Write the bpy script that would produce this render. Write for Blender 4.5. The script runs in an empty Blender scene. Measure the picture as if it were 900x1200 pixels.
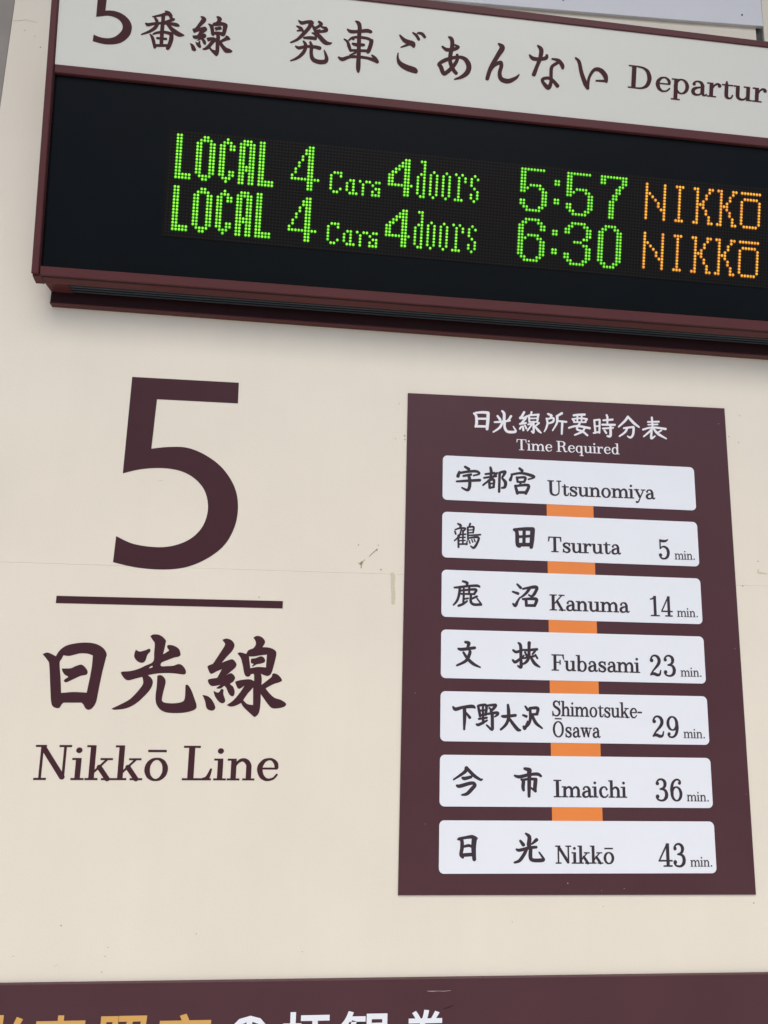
import bpy, math, random
import numpy as np
from mathutils import Matrix, Vector, geometry
random.seed(4)
sc = bpy.context.scene
COL = sc.collection
EYE = 1.55                                   # camera height above the platform

# ------------------------------------------------------------------ camera
def rot(a):
    rx, ry, rz = a
    c, s = math.cos, math.sin
    Rx = np.array([[1,0,0],[0,c(rx),-s(rx)],[0,s(rx),c(rx)]])
    Ry = np.array([[c(ry),0,s(ry)],[0,1,0],[-s(ry),0,c(ry)]])
    Rz = np.array([[c(rz),-s(rz),0],[s(rz),c(rz),0],[0,0,1]])
    return Rz @ Ry @ Rx
FPX = 839.097
R = rot((-0.185487, -0.084601, 0.04092))    # world (x right, -z down, y away) -> camera
cam_d = bpy.data.cameras.new('camera'); cam = bpy.data.objects.new('camera', cam_d); COL.objects.link(cam)
cam_d.sensor_fit = 'VERTICAL'; cam_d.sensor_height = 24.0; cam_d.lens = FPX / 1200 * 24.0
cam_d.clip_start = 0.02; cam_d.clip_end = 500
Ri = R.T
def cam_axis(v):                              # camera (x right, y down, z fwd) -> world
    d = Ri @ np.array(v, float); return Vector((d[0], d[2], -d[1]))
ax, ay, az = cam_axis((1,0,0)), cam_axis((0,-1,0)), cam_axis((0,0,-1))
M = Matrix(((ax.x, ay.x, az.x, 0), (ax.y, ay.y, az.y, 0), (ax.z, ay.z, az.z, EYE), (0,0,0,1)))
cam.matrix_world = M
sc.camera = cam

# ------------------------------------------------------------------ light
SUN_EL, SUN_AZ = math.radians(60), math.radians(6)      # soft overcast daylight from the open side of the platform
w = bpy.data.worlds.new('World'); sc.world = w; w.use_nodes = True
nt = w.node_tree; bg = nt.nodes['Background']
sky = nt.nodes.new('ShaderNodeTexSky'); sky.sky_type = 'NISHITA'; sky.sun_disc = False
sky.sun_elevation = SUN_EL; sky.sun_rotation = math.radians(180) - SUN_AZ
sky.dust_density = 3.0; sky.air_density = 0.8; sky.ozone_density = 1.0
nt.links.new(sky.outputs[0], bg.inputs[0]); bg.inputs[1].default_value = 0.085
sd = bpy.data.lights.new('sun', 'SUN'); sd.energy = 1.5; sd.angle = math.radians(62); sd.color = (1, 0.95, 0.89)
so = bpy.data.objects.new('sun', sd); COL.objects.link(so)
dirn = Vector((math.sin(SUN_AZ)*math.cos(SUN_EL), -math.cos(SUN_AZ)*math.cos(SUN_EL), math.sin(SUN_EL)))
so.rotation_euler = (dirn).to_track_quat('Z', 'Y').to_euler(); so.location = (0, -4, 5)
sc.view_settings.view_transform = 'Standard'; sc.view_settings.look = 'None'
sc.view_settings.exposure = 0.84; sc.view_settings.gamma = 1

# ------------------------------------------------------------------ frames (wall plane and tilted sign plane)
WALL_Y = 1.0793
def ray(px, py):
    return np.array(cam_axis(((px-450)/FPX, (py-600)/FPX, 1.0)))
Rs = rot((0.157475, 0.016844, 0.000081))
SO = np.array([-0.243103, 0.987311, 0.756245])
def W(px, py, y=WALL_Y):                      # point of the wall plane: (u, v) = (x, height above eye)
    d = ray(px, py); d = d * (y / d[1]); return (d[0], d[2])
def S(px, py):                                # point of the board's tilted front plane
    d = ray(px, py); n = Rs[:, 1]; d = d * (SO @ n) / (d @ n) - SO
    return (float(d @ Rs[:, 0]), float(d @ Rs[:, 2]))
def wall_frame(y=WALL_Y):
    return Matrix(((1,0,0,0), (0,0,-1,y), (0,1,0,EYE), (0,0,0,1)))
u_, v_, n_ = Rs[:, 0], Rs[:, 2], -Rs[:, 1]
SIGN_FRAME = Matrix(((u_[0],v_[0],n_[0],SO[0]), (u_[1],v_[1],n_[1],SO[1]), (u_[2],v_[2],n_[2],SO[2]+EYE), (0,0,0,1)))

# ------------------------------------------------------------------ materials
def mat(name, color, rough=0.5, metal=0.0, noise=0.0, nscale=20, bump=0.0, bscale=300, spec=0.5, emit=None, estr=0, coat=0.0,
        fine=0.0, streak=0.0, warp=None):
    m = bpy.data.materials.new(name); m.use_nodes = True
    t = m.node_tree; b = t.nodes['Principled BSDF']
    b.inputs['Base Color'].default_value = (*color, 1); b.inputs['Roughness'].default_value = rough
    b.inputs['Metallic'].default_value = metal; b.inputs['Specular IOR Level'].default_value = spec
    b.inputs['Coat Weight'].default_value = coat; b.inputs['Coat Roughness'].default_value = 0.15
    tc = t.nodes.new('ShaderNodeTexCoord')
    cur = None
    def layer(cur, scale, amt, detail=5, sc3=None, tint=(1, 1, 1)):
        n = t.nodes.new('ShaderNodeTexNoise'); n.inputs['Scale'].default_value = scale; n.inputs['Detail'].default_value = detail
        if sc3:
            mp = t.nodes.new('ShaderNodeMapping'); mp.inputs['Scale'].default_value = sc3
            t.links.new(tc.outputs['Object'], mp.inputs[0]); t.links.new(mp.outputs[0], n.inputs['Vector'])
        else: t.links.new(tc.outputs['Object'], n.inputs['Vector'])
        r = t.nodes.new('ShaderNodeMapRange'); r.inputs[1].default_value = 0.3; r.inputs[2].default_value = 0.7
        r.inputs[3].default_value = 1-amt; r.inputs[4].default_value = 1+amt
        t.links.new(n.outputs[0], r.inputs[0])
        vm = t.nodes.new('ShaderNodeVectorMath'); vm.operation = 'SCALE'
        if cur is None: vm.inputs[0].default_value = color
        else: t.links.new(cur, vm.inputs[0])
        t.links.new(r.outputs[0], vm.inputs['Scale']); return vm.outputs[0]
    if noise: cur = layer(cur, nscale, noise)
    if fine: cur = layer(cur, 900, fine, 2)
    if streak: cur = layer(cur, 6, streak, 4, (6, .5, 1))
    if cur is not None: t.links.new(cur, b.inputs['Base Color'])
    if bump:
        n = t.nodes.new('ShaderNodeTexNoise'); n.inputs['Scale'].default_value = bscale; n.inputs['Detail'].default_value = 3
        t.links.new(tc.outputs['Object'], n.inputs['Vector'])
        bp = t.nodes.new('ShaderNodeBump'); bp.inputs['Strength'].default_value = bump; bp.inputs['Distance'].default_value = 0.001
        t.links.new(n.outputs[0], bp.inputs['Height']); t.links.new(bp.outputs[0], b.inputs['Normal'])
    if emit:
        b.inputs['Emission Color'].default_value = (*emit, 1); b.inputs['Emission Strength'].default_value = estr
    return m
MT = dict(
    wall=mat('cream_painted_steel', (0.765, 0.708, 0.590), 0.42, noise=0.025, nscale=5, fine=0.02, bump=0.16, bscale=260, streak=0.007),
    maroon=mat('maroon_vinyl', (0.075, 0.030, 0.037), 0.38, spec=0.22, noise=0.05, nscale=8, bump=0.08, bscale=30),
    maroon_text=mat('maroon_lettering', (0.056, 0.020, 0.026), 0.42, spec=0.15, noise=0.04, nscale=30),
    head_text=mat('red_brown_lettering', (0.058, 0.016, 0.019), 0.42, spec=0.12, noise=0.04, nscale=30),
    frame=mat('maroon_enamel', (0.096, 0.027, 0.028), 0.38, spec=0.22, noise=0.06, nscale=15, bump=0.06, bscale=60),
    frame_dark=mat('dark_maroon_enamel', (0.022, 0.006, 0.008), 0.5, spec=0.2),
    head=mat('off_white_acrylic', (0.675, 0.685, 0.62), 0.30, noise=0.012, nscale=4, fine=0.01),
    label=mat('white_plate', (0.79, 0.82, 0.86), 0.33, noise=0.012, nscale=12, fine=0.015),
    white_text=mat('white_lettering', (0.80, 0.79, 0.82), 0.4),
    dark_text=mat('dark_lettering', (0.046, 0.032, 0.041), 0.42, spec=0.2),
    orange=mat('orange_vinyl', (0.80, 0.235, 0.045), 0.38, noise=0.02, nscale=20),
    gold=mat('gold_vinyl', (0.64, 0.36, 0.095), 0.4),
    glass=mat('black_acrylic', (0.0030, 0.0045, 0.0058), 0.30, spec=0.08, noise=0.1, nscale=10),
    matrix=mat('charcoal_matrix', (0.0075, 0.0068, 0.0068), 0.5, spec=0.06),
    diode_off=mat('unlit_diode', (0.011, 0.010, 0.0098), 0.4, spec=0.12),
    green=mat('lit_green_diode', (0.02, 0.08, 0.01), 0.4, emit=(0.32, 1.0, 0.015), estr=0.64),
    green2=mat('dimmer_green_diode', (0.02, 0.08, 0.01), 0.4, emit=(0.21, 0.76, 0.01), estr=0.66),
    green_rim=mat('green_diode_rim', (0.004, 0.02, 0.002), 0.4, emit=(0.01, 0.26, 0.002), estr=0.5),
    amber=mat('lit_amber_diode', (0.08, 0.04, 0.01), 0.4, emit=(1.0, 0.50, 0.01), estr=0.58),
    amber2=mat('lit_red_amber_diode', (0.08, 0.04, 0.01), 0.4, emit=(1.0, 0.36, 0.02), estr=0.58),
    amber_rim=mat('amber_diode_rim', (0.02, 0.008, 0.002), 0.4, emit=(0.32, 0.085, 0.0), estr=0.5),
    slat=mat('dark_slat', (0.05, 0.062, 0.072), 0.4),
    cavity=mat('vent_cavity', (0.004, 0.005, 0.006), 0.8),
    stain=mat('yellow_adhesive_residue', (0.60, 0.55, 0.41), 0.7, noise=0.10, nscale=400),
    scratch=mat('brown_scratch', (0.30, 0.24, 0.13), 0.8, noise=0.2, nscale=500),
    speck=mat('dark_speck', (0.29, 0.26, 0.22), 0.8),
    speck_pale=mat('pale_scuff', (0.42, 0.33, 0.33), 0.8),
    faint=mat('faint_scuff', (0.56, 0.52, 0.45), 0.7),
    post=mat('grey_brown_paint', (0.26, 0.235, 0.21), 0.5, noise=0.08, nscale=12, bump=0.1, bscale=80),
    post_dark=mat('dark_grey_rubber', (0.055, 0.06, 0.055), 0.7),
    panel=mat('pale_blue_white_panel', (0.70, 0.72, 0.76), 0.4, noise=0.015, nscale=6, bump=0.06, bscale=20),
    panel_edge=mat('panel_cut_edge', (0.16, 0.15, 0.14), 0.7, noise=0.3, nscale=200),
    floor=mat('platform_concrete', (0.42, 0.41, 0.39), 0.8, noise=0.1, nscale=3, bump=0.2, bscale=40),
    screw=mat('dark_screw', (0.02, 0.02, 0.025), 0.5),
    roof=mat('canopy_paint', (0.42, 0.42, 0.40), 0.7),
)

# ------------------------------------------------------------------ object helpers
def tag(o, label=None, cat=None, group=None, kind=None):
    if label: o['label'] = label
    if cat: o['category'] = cat
    if group: o['group'] = group
    if kind: o['kind'] = kind
    return o
def empty(name, frame, label, cat, kind=None, group=None):
    o = bpy.data.objects.new(name, None); o.empty_display_size = 0.05; COL.objects.link(o); o.matrix_world = frame
    return tag(o, label, cat, group, kind)
def link(name, verts, faces, m, parent, mats=None, midx=None, loc=None):
    me = bpy.data.meshes.new(name); me.from_pydata([tuple(v) for v in verts], [], faces)
    for mm in (mats or [m]): me.materials.append(mm)
    if midx: me.polygons.foreach_set('material_index', midx)
    me.update()
    o = bpy.data.objects.new(name, me); COL.objects.link(o)
    if parent is not None: o.parent = parent
    if loc: o.location = loc
    return o
def prism(name, poly, n0, n1, m, parent, bev=0.0):
    """solid slab: 2D outline poly (ccw) in the frame, from depth n0 to n1, optional bevelled front edge"""
    A = sum(poly[i][0]*poly[(i+1) % len(poly)][1]-poly[(i+1) % len(poly)][0]*poly[i][1] for i in range(len(poly)))
    if A < 0: poly = poly[::-1]
    k = len(poly); V = []; F = []
    rings = [(0, n0), (0, n1-bev), (bev, n1)] if bev else [(0, n0), (0, n1)]
    def inset(d):
        if not d: return poly
        out = []
        for i in range(k):
            p0, p1, p2 = (Vector(poly[(i+j) % k]) for j in (-1, 0, 1))
            e1 = (p1-p0).normalized(); e2 = (p2-p1).normalized()
            a = Vector((-e1.y, e1.x)); b = Vector((-e2.y, e2.x)); c = (a+b)
            c = c/(max(1e-6, 1+a.dot(b)))
            out.append(tuple(p1+c*d))
        return out
    for d, n in rings:
        V += [(x, y, n) for x, y in inset(d)]
    for r in range(len(rings)-1):
        for i in range(k):
            j = (i+1) % k; F.append((r*k+i, r*k+j, (r+1)*k+j, (r+1)*k+i))
    F.append(tuple(range((len(rings)-1)*k, len(rings)*k))); F.append(tuple(range(k-1, -1, -1)))
    return link(name, V, F, m, parent)
def rrect(x0, y0, x1, y1, r, seg=6):
    P = []
    for cx, cy, a0 in ((x1-r, y1-r, 0), (x0+r, y1-r, 90), (x0+r, y0+r, 180), (x1-r, y0+r, 270)):
        for i in range(seg+1):
            a = math.radians(a0+90*i/seg); P.append((cx+r*math.cos(a), cy+r*math.sin(a)))
    return P

# ------------------------------------------------------------------ flat lettering
def catmull(P, closed=False, sub=5):
    n = len(P); out = []
    for i in range(n if closed else n-1):
        p1, p2 = P[i], P[(i+1) % n]
        p0 = P[i-1] if (closed or i > 0) else p1
        p3 = P[(i+2) % n] if (closed or i+2 < n) else p2
        for k in range(sub):
            t = k/sub; t2 = t*t; t3 = t2*t
            out.append(tuple(0.5*((2*b)+(-a+c)*t+(2*a-5*b+4*c-d)*t2+(-a+3*b-3*c+d)*t3) for a, b, c, d in zip(p0, p1, p2, p3)))
    if not closed: out.append(tuple(P[-1]))
    return out
def hull(pts):
    pts = sorted(set((round(x, 5), round(y, 5)) for x, y in pts))
    def half(pp):
        h = []
        for p in pp:
            while len(h) > 1 and (h[-1][0]-h[-2][0])*(p[1]-h[-2][1])-(h[-1][1]-h[-2][1])*(p[0]-h[-2][0]) <= 1e-9: h.pop()
            h.append(p)
        return h
    a, b = half(pts), half(pts[::-1]); return a[:-1]+b[:-1]
def circ(x, y, r, k=12, ph=0.13): return [(x+r*math.cos(2*math.pi*i/k+ph), y+r*math.sin(2*math.pi*i/k+ph)) for i in range(k)]
def nums(s): return [tuple(float(c) for c in p.split(',')) for p in s.split()]
def stroke(pts, closed=False, sub=5, k=12):
    P = catmull(pts, closed, sub) if len(pts) > 2 else [pts[0], pts[1]]
    P = [(x, y, max(ww, 0.5)) for x, y, ww in P]
    if closed: P.append(P[0])
    return [hull(circ(*a[:2], a[2]/2, k)+circ(*b[:2], b[2]/2, k)) for a, b in zip(P[:-1], P[1:])]
def union(polys):
    V = []; F = []
    for p in polys:
        F.append(list(range(len(V), len(V)+len(p)))); V += [Vector(q) for q in p]
    r = geometry.delaunay_2d_cdt(V, [], F, 0, 1e-5, True)
    return [tuple(v) for v in r[0]], [tuple(f) for f, ids in zip(r[2], r[5]) if ids]
def lay(name, VF, conv, m, parent, n=0.0004, th=0.0):
    """flat print: 2D triangles mapped by conv into the frame, n above the surface"""
    V, F = VF; P = [conv(*v) for v in V]; V3 = [(x, y, n) for x, y in P]; F3 = []
    for f in F:
        a, b, c = (P[i] for i in f[:3])
        F3.append(f if (b[0]-a[0])*(c[1]-a[1])-(b[1]-a[1])*(c[0]-a[0]) > 0 else f[::-1])
    return link(name, V3, F3, m, parent)
def glyph_strokes(txt, fat=0.0):
    polys = []
    for s in txt.split('|'):
        if s.strip(): polys += stroke([(x, y, wd+fat) for x, y, wd in nums(s)])
    return union(polys)
def outline(txt):
    """closed contour; a trailing c marks a corner point"""
    pts = []
    for p in txt.split():
        c = p.endswith('c'); x, y = p.rstrip('c').split(','); pts.append((float(x), float(y), c))
    n = len(pts); out = []
    for i in range(n):
        p1, p2 = pts[i], pts[(i+1) % n]
        if p1[2] and p2[2]: out.append(p1[:2]); continue
        p0 = p1 if p1[2] else pts[i-1]; p3 = p2 if p2[2] else pts[(i+2) % n]
        for k in range(6):
            t = k/6; t2 = t*t; t3 = t2*t
            out.append(tuple(0.5*((2*b)+(-a+c)*t+(2*a-5*b+4*c-d)*t2+(-a+3*b-3*c+d)*t3) for a, b, c, d in zip(p0[:2], p1[:2], p2[:2], p3[:2])))
    return out
def glyph_outlines(comps):
    V = []; F = []
    for comp in comps:
        rings = [[Vector((x, y, 0)) for x, y in outline(t)] for t in comp.split('/')]
        base = len(V); tri = geometry.tessellate_polygon(rings)
        for r in rings: V += [(p.x, p.y) for p in r]
        F += [tuple(base+i for i in t) for t in tri]
    return V, F
def crop(ox, oy, s, plane):                   # photo-crop coordinates -> plane coordinates
    return lambda x, y: plane(ox+x/s, oy+y/s)
def affine(pairs, nxt):
    A = np.array([[a[0], a[1], 1] for a, _ in pairs]); B = np.array([b for _, b in pairs]); X = np.linalg.lstsq(A, B, rcond=None)[0]
    return lambda x, y: nxt(*(np.array([x, y, 1.0]) @ X))

# ---- Latin serif letters, drawn as strokes (units: capitals 72 high)
EB = 0.75                                     # extra weight of the letters
def BX(x0, y0, x1, y1): return [(x0-EB, y0-EB*.3), (x1+EB, y0-EB*.3), (x1+EB, y1+EB), (x0-EB, y1+EB)]
def ring(cx, cy, rx, ry, ws, wt):
    P = [(cx+(rx-ws/2)*math.cos(a), cy+(ry-wt/2)*math.sin(a), wt+(ws-wt)*abs(math.cos(a))**1.3) for a in [2*math.pi*i/16 for i in range(16)]]
    P = [(x, y, q+1.5*EB) for x, y, q in P]
    return stroke(P, True, 2, 10)
def G(adv, boxes='', curves='', rings=(), balls=''):
    polys = [BX(*map(float, b.split(','))) for b in boxes.split()]
    for s in curves.split('|'):
        if s.strip(): polys += stroke([(x, y, q+1.7*EB) for x, y, q in nums(s)], False, 4, 10)
    for r in rings: polys += ring(*r)
    for b in balls.split():
        x, y, r = map(float, b.split(',')); polys.append(circ(x, y, r, 16))
    return adv, polys
ARCH = '15,30,3 20,38,4.5 28,43.3,5.5 36,41,8 41.5,33,9 42,24,9'
def build_font(weight):
  global EB
  EB = weight
  GL = {
 ' ': (22, []),
 'i': G(26, '8,0,17,45 1,0,24,3.2 1,41.8,12,45', '', (), '12,62,6'),
 'n': G(54, '8,0,17,45 1,0,24,3.2 1,41.8,12,45 37.5,0,46.5,28 31,0,53,3.2', ARCH),
 'm': G(83, '8,0,17,45 1,0,24,3.2 1,41.8,12,45 37.5,0,46.5,28 31,0,53,3.2 67,0,76,28 60.5,0,82.5,3.2', ARCH+'|45,30,3 50,38,4.5 58,43.3,5.5 66,41,8 71,33,9 71.5,24,9'),
 'h': G(54, '8,0,17,72 1,0,24,3.2 1,68.8,12,72 37.5,0,46.5,28 31,0,53,3.2', ARCH),
 'u': G(55, '8,15,17,45 1,41.8,12,45 37.5,0,46.5,45 30,41.8,42,45 42,0,53,3.2', '12.5,18,9 14,8,8.5 21,2.7,6 29,3,4.5 36,8,3.5 39,14,3'),
 'r': G(41, '8,0,17,45 1,0,26,3.2 1,41.8,12,45', '16,28,3 21,38,4 29,43.5,5 35,42,6', (), '35.5,38,5.5'),
 't': G(34, '2,41.8,32,45', '14.5,55,2.5 14.5,45,8|14.5,43,9 14.5,12,9 17,4,7.5 23,1.8,4.5 29,4.5,3.5 32,12,3'),
 'o': G(52, rings=((26, 22.5, 22, 24, 9.5, 3.4),)),
 'e': G(48, '12,23.2,43,26.4', '42,27,6 40.5,36,7 34,43.5,4.5 26,45,3.8 17,41,6.5 10.5,31,9 9.5,22,9.5 13,10,8.5 20,2.8,6 28,1.2,4 37,4.5,3.4 43,12,3'),
 'a': G(48, '31,8,40,32', '9.5,36,4 15,43,4 23,45,4 31,42,7 35.5,33,9|35,27.5,3.5 22,25,5 11.5,19,8.5 9,11,9 13,3.7,7.5 22,1.6,4.5 30,5,3.5 34,11,3|35.5,11,9 38,4,6.5 43,2,3.5 47,6,2.8', (), '11.5,35,4.8'),
 's': G(42, '33.5,30,36.7,45 5.5,0.5,8.7,16', '35,33,3.4 30,42.5,4 21,45,4.5 12,41.5,6.5 9,35,8.5 14,28,9.5 26,22,9.5 34,15,9.5 34,7,7.5 28,1.6,5 19,0.8,4.5 11,5,3.6 7,13,3'),
 'k': G(54, '8,0,17,72 1,0,24,3.2 1,68.8,12,72 28,41.8,50,45 32,0,54,3.2', '16,16,3.2 40,43,3.2|26,27,8.5 43,2,8.5'),
 'd': G(54, '36,0,45,72 28,68.8,40,72 41,0,53,3.2', rings=((25, 22.5, 20, 24, 9, 3.4),)),
 'b': G(52, '8,0,17,72 1,68.8,12,72', rings=((28, 22.5, 21, 24, 9, 3.4),)),
 'p': G(52, '8,-22,17,45 1,41.8,12,45 1,-22,24,-18.8', rings=((28, 22.5, 21, 24, 9, 3.4),)),
 'q': G(53, '35,-22,44,45 28,-22,51,-18.8', rings=((24, 22.5, 20, 24, 9, 3.4),)),
 'c': G(45, '', '37,36,4 32,43,4 25,45,3.8 16,41,6.5 10,31,9 9.5,21,9.5 13,9,8.5 20,2.5,6 28,1.2,4 36,4.5,3.4 41.5,12,3', (), '36.5,35,5'),
 'y': G(52, '1,41.8,23,45 35,41.8,54,45', '11,43,9 27,8,9|45.5,43,3.2 27,2,3.2 20,-14,3.8 13,-19.5,4', (), '10.5,-16.5,5'),
 'w': G(67, '1,41.8,21,45 25,41.8,44,45 50,41.8,67,45', '11,43,9 22,6,8.5|33,40,3.2 22,3,3.2|34,43,9 46,6,8.5|58.5,43,3.2 46,3,3.2'),
 'N': G(71, '12,0,15.6,69 54.8,4,58.4,72 2,68.6,21,72 3,0,25,3.4 46,68.6,68,72', '16.5,66,9.5 55,6,9.5'),
 'L': G(62, '13,0,23.5,72 3,68.6,34,72 3,0,57,3.4', '42,2.2,4 51,6,6.5 57,23,3'),
 'D': G(75, '12,0,22.5,72 3,68.6,32,72 3,0,32,3.4', '28,70.2,3.4 42,68,5 55,58,9 61,36,10.5 55,14,9 42,4,5 28,1.8,3.4'),
 'T': G(65, '27,0,37.5,72 4,68.6,61,72 17,0,47.5,3.4', '6,69,5 4,52,2.6|59,69,5 61,52,2.6'),
 'R': G(70, '12,0,22.5,72 3,68.6,32,72 3,0,32,3.4', '28,70.2,3.4 42,68.5,5 51,62,9 53,54,10 50,44,8.5 40,38,4.5 20,36.5,3.4|38,36,4.5 48,30,9 50.5,16,9.5 55,4.5,8 62,1.8,4 69,6,3'),
 'U': G(68, '11,20,21.5,72 53.4,20,56.9,72 2,68.6,31,72 45,68.6,65,72', '16.2,24,10.5 19,9,9.5 30,2.2,6 42,2.2,4.5 52,10,3.8 55.1,24,3.5'),
 'K': G(71, '12,0,22.5,72 3,68.6,32,72 3,0,32,3.4 43,68.6,67,72 43,0,71,3.4', '20,28,3.4 56,70,3.4|35,42,10 57,2.5,9.5'),
 'F': G(60, '12,0,22.5,72 3,68.6,58,72 3,0,34,3.4 20,35.5,42,38.9 39.5,28,42.7,47', '54.5,68,5 58,52,2.6'),
 'S': G(56, '45.5,51,48.9,72 6,0,9.4,22', '47,54,3 42,65.5,4 30,71.3,4.5 18,67,8 14,57,9.5 19,46,10 34,38,11 46,28,11 46.5,14,9.5 39,4.5,6.5 28,1,4.5 15,5,4.2 9,16,3'),
 'O': G(73, rings=((36.5, 36, 31, 37.5, 10.5, 3.6),)),
 'I': G(38, '14,0,24.5,72 4,68.6,34.5,72 4,0,34.5,3.4'),
 '-': G(30, '3,23,26,29'), '.': G(20, balls='13,5,6'),
 '5': G(50, '11,36,14.4,70', '15,65.5,8 27,64.5,8 36,66,6 43,70,2.5|12.7,37,3.2 20,43.5,4 30,44,6 40,36,9 43,22,10 38,8,8 28,1.5,5 17,2.5,4.5 11,9,5', (), '12.5,14,6.5'),
 '1': G(50, '23,0,33,71 10,0,46,3.4', '10,60,3.5 18,62,4 27,68,5'),
 '4': G(50, '32,0,41.5,71 21,0,51,3.4 5,16,52,19.8', '35,69,4 6,18,3.6'),
 '2': G(50, '', '11,56,5 16,66,4.5 26,70,5 37,64,9 41,51,10 35,37,8.5 18,18,4.5 9,4,4.5|10,5,5 20,8,9 32,3.5,9 41,6,6 45,19,3', (), '14,53,6.5'),
 '3': G(50, '', '11,60,4.5 17,67.5,4.5 27,70,5 37,64,8.5 39.5,53,9.5 34,42,6.5 22,38,3.6|23,38,3.6 36,36,6.5 43,26,9.5 42,12,10 34,3,6.5 24,1,4.5 14,4,4.5 9,11,5', (), '13,56,6 12,14,6.5'),
 '9': G(50, '', '42,47,9 43,30,9.5 38,11,7.5 27,1.5,5 16,2.5,4.5 11,9,4.5', ((27, 47, 20, 24, 9, 3.8),), '14,12,5.5'),
 '6': G(50, '', '13,24,9 12,40,9.5 17,59,7.5 28,69,5 38,68,4.5 43,62,4.5', ((28, 23, 20, 24, 9, 3.8),), '40,58,5.5'),
}
  GL['ō'] = (52, GL['o'][1]+[BX(9, 59, 43, 63)]); GL['Ō'] = (73, GL['O'][1]+[BX(18, 83, 55, 87)])
  return GL
FONT = {w_: build_font(w_) for w_ in (0.75, 1.0, 1.6)}
def word(name, text, a, b, cap, plane, m, parent, n=0.0004, fit=None, capu=72.0, weight=1.6):
    GL = FONT[weight]
    """a, b: photo points of the baseline under the first and last letter; cap: height there in photo pixels"""
    A = np.array(plane(*a)); B = np.array(plane(*b)); C = np.array(plane(a[0], a[1]-cap))
    X = (B-A); L = np.linalg.norm(X); X /= L; Y = np.array([-X[1], X[0]]); h = (C-A) @ Y
    fit = fit or text
    def ext(t):
        x = 0; lo = None
        for ch in t:
            adv, P = GL[ch]
            if P:
                xs = [p[0] for q in P for p in q]
                if lo is None: lo = x+min(xs)
                hi = x+max(xs)
            x += adv
        return lo, hi
    lo, hi = ext(fit); sx = L/(hi-lo); sy = h/capu
    polys = []; x = 0; VV = []; FF = []
    for ch in text:
        adv, P = GL[ch]
        if P:
            V, F = union(P); b0 = len(VV)
            VV += [(v[0]+x, v[1]) for v in V]; FF += [tuple(b0+i for i in f) for f in F]
        x += adv
    return lay(name, (VV, FF), lambda px, py: tuple(A+X*(px-lo)*sx+Y*py*sy), m, parent, n)

# ================================================================== the setting
def slab(name, x0, x1, y0, y1, z0, z1, m, kind='structure', label=None):
    V = [(x, y, z) for x in (x0, x1) for y in (y0, y1) for z in (z0, z1)]
    F = [(0,1,3,2), (4,6,7,5), (0,4,5,1), (2,3,7,6), (0,2,6,4), (1,5,7,3)]
    o = link(name, V, F, m, None); tag(o, label, None, None, kind); return o
slab('platform_floor', -14, 14, -12, 6, -0.2, 0, MT['floor'], label='grey concrete platform floor below the wall')

slab('shading_canopy', -12, 12, -0.15, 6, 3.95, 4.1, MT['roof'], label='unseen canopy slab added above the wall to shade its upper part')  # added out of view; height and overhang set to dim the upper wall

# ------------------------------------------------------------------ the wall
WF = wall_frame()
WX0 = (W(18, 0)[0]+W(0, 124)[0])/2; WX1 = W(886, 40)[0]
wall = empty('station_wall', WF, 'cream painted wall carrying the maroon number 5 and Nikkō Line lettering', 'wall')
seamL, seamR = W(10, 658.8), W(457, 672.9)
sl = (seamR[1]-seamL[1])/(seamR[0]-seamL[0]); sv = lambda x: seamL[1]+sl*(x-seamL[0])
G2 = 0.00006
prism('wall_panel', [(WX0, sv(WX0)+G2), (WX1, sv(WX1)+G2), (WX1, 1.75), (WX0, 1.75)], -0.03, 0, MT['wall'], wall, 0.0002)
prism('wall_panel', [(WX0, -EYE+.02), (WX1, -EYE+.02), (WX1, sv(WX1)-G2), (WX0, sv(WX0)-G2)], -0.03, 0, MT['wall'], wall, 0.0002)

# big platform number and underline
o = lay('platform_number', glyph_outlines(['225,48c 736,76c 732,175c 344,155c 317,392c 400,384 490,388 580,425 660,488 715,575 732,665 718,760 670,850 590,915 490,958 380,971 250,962 133,936c 148,811c 230,848 340,864 430,855 510,820 565,760 588,680 575,600 530,540 460,500 370,485 270,490 180,510c']),
    crop(100, 430, 4.0909, W), MT['maroon_text'], wall)
prism('underline', [W(66.4, 698.2), W(331.6, 704.4), W(331.2, 713), W(65.5, 706.7)], 0.0002, 0.0005, MT['maroon_text'], wall)
HI_O = ['90,238c 140,222 190,240 230,262c 270,200 340,150 440,125 550,117 650,130 730,175 765,235 755,290 715,450 680,620 655,740 620,800 580,825 545,812 520,770 500,750c 310,750c 290,770 270,802 240,808 200,790 180,740 170,560 160,350 140,300'
        '/310,250c 370,257 430,243 490,230 560,233 620,252c 605,400 555,645c 420,638 285,648c 280,500 270,335 290,290',
        '293,390c 340,390 390,387 440,365 500,350 545,385 565,425 550,455 490,468 420,500 340,535 315,520 330,500 360,478 325,455 300,420']
KO_O = ['378,45c 410,28 470,35 520,75 525,110 500,220c 560,182c 540,150 550,130 600,135 650,165 668,215 655,238 600,252 540,275 485,300 482,332 540,332 600,328 650,312 690,330 718,375 715,405 690,412 620,402 540,398 450,402 355,418c 390,450 402,490 380,550 320,620 240,690 150,735 40,750 5,740c 80,705 180,650 260,570 308,500 302,435c 240,450 170,468 130,450 98,400 110,385 180,380 260,360 330,328 405,288 415,200 420,115 400,80'
        '/365,352 385,332 400,332 395,345',
        '240,175c 275,192 330,180 370,165 378,190 350,225 330,280 300,300 255,285 225,245 228,205',
        '445,425c 475,418 510,440 525,485 505,570 490,640 495,670 530,685 610,688 680,675 708,640 715,515c 738,512 770,560 800,640 822,715 800,750 720,775 620,782 530,775 470,745 435,690 428,620 440,520']
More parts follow.
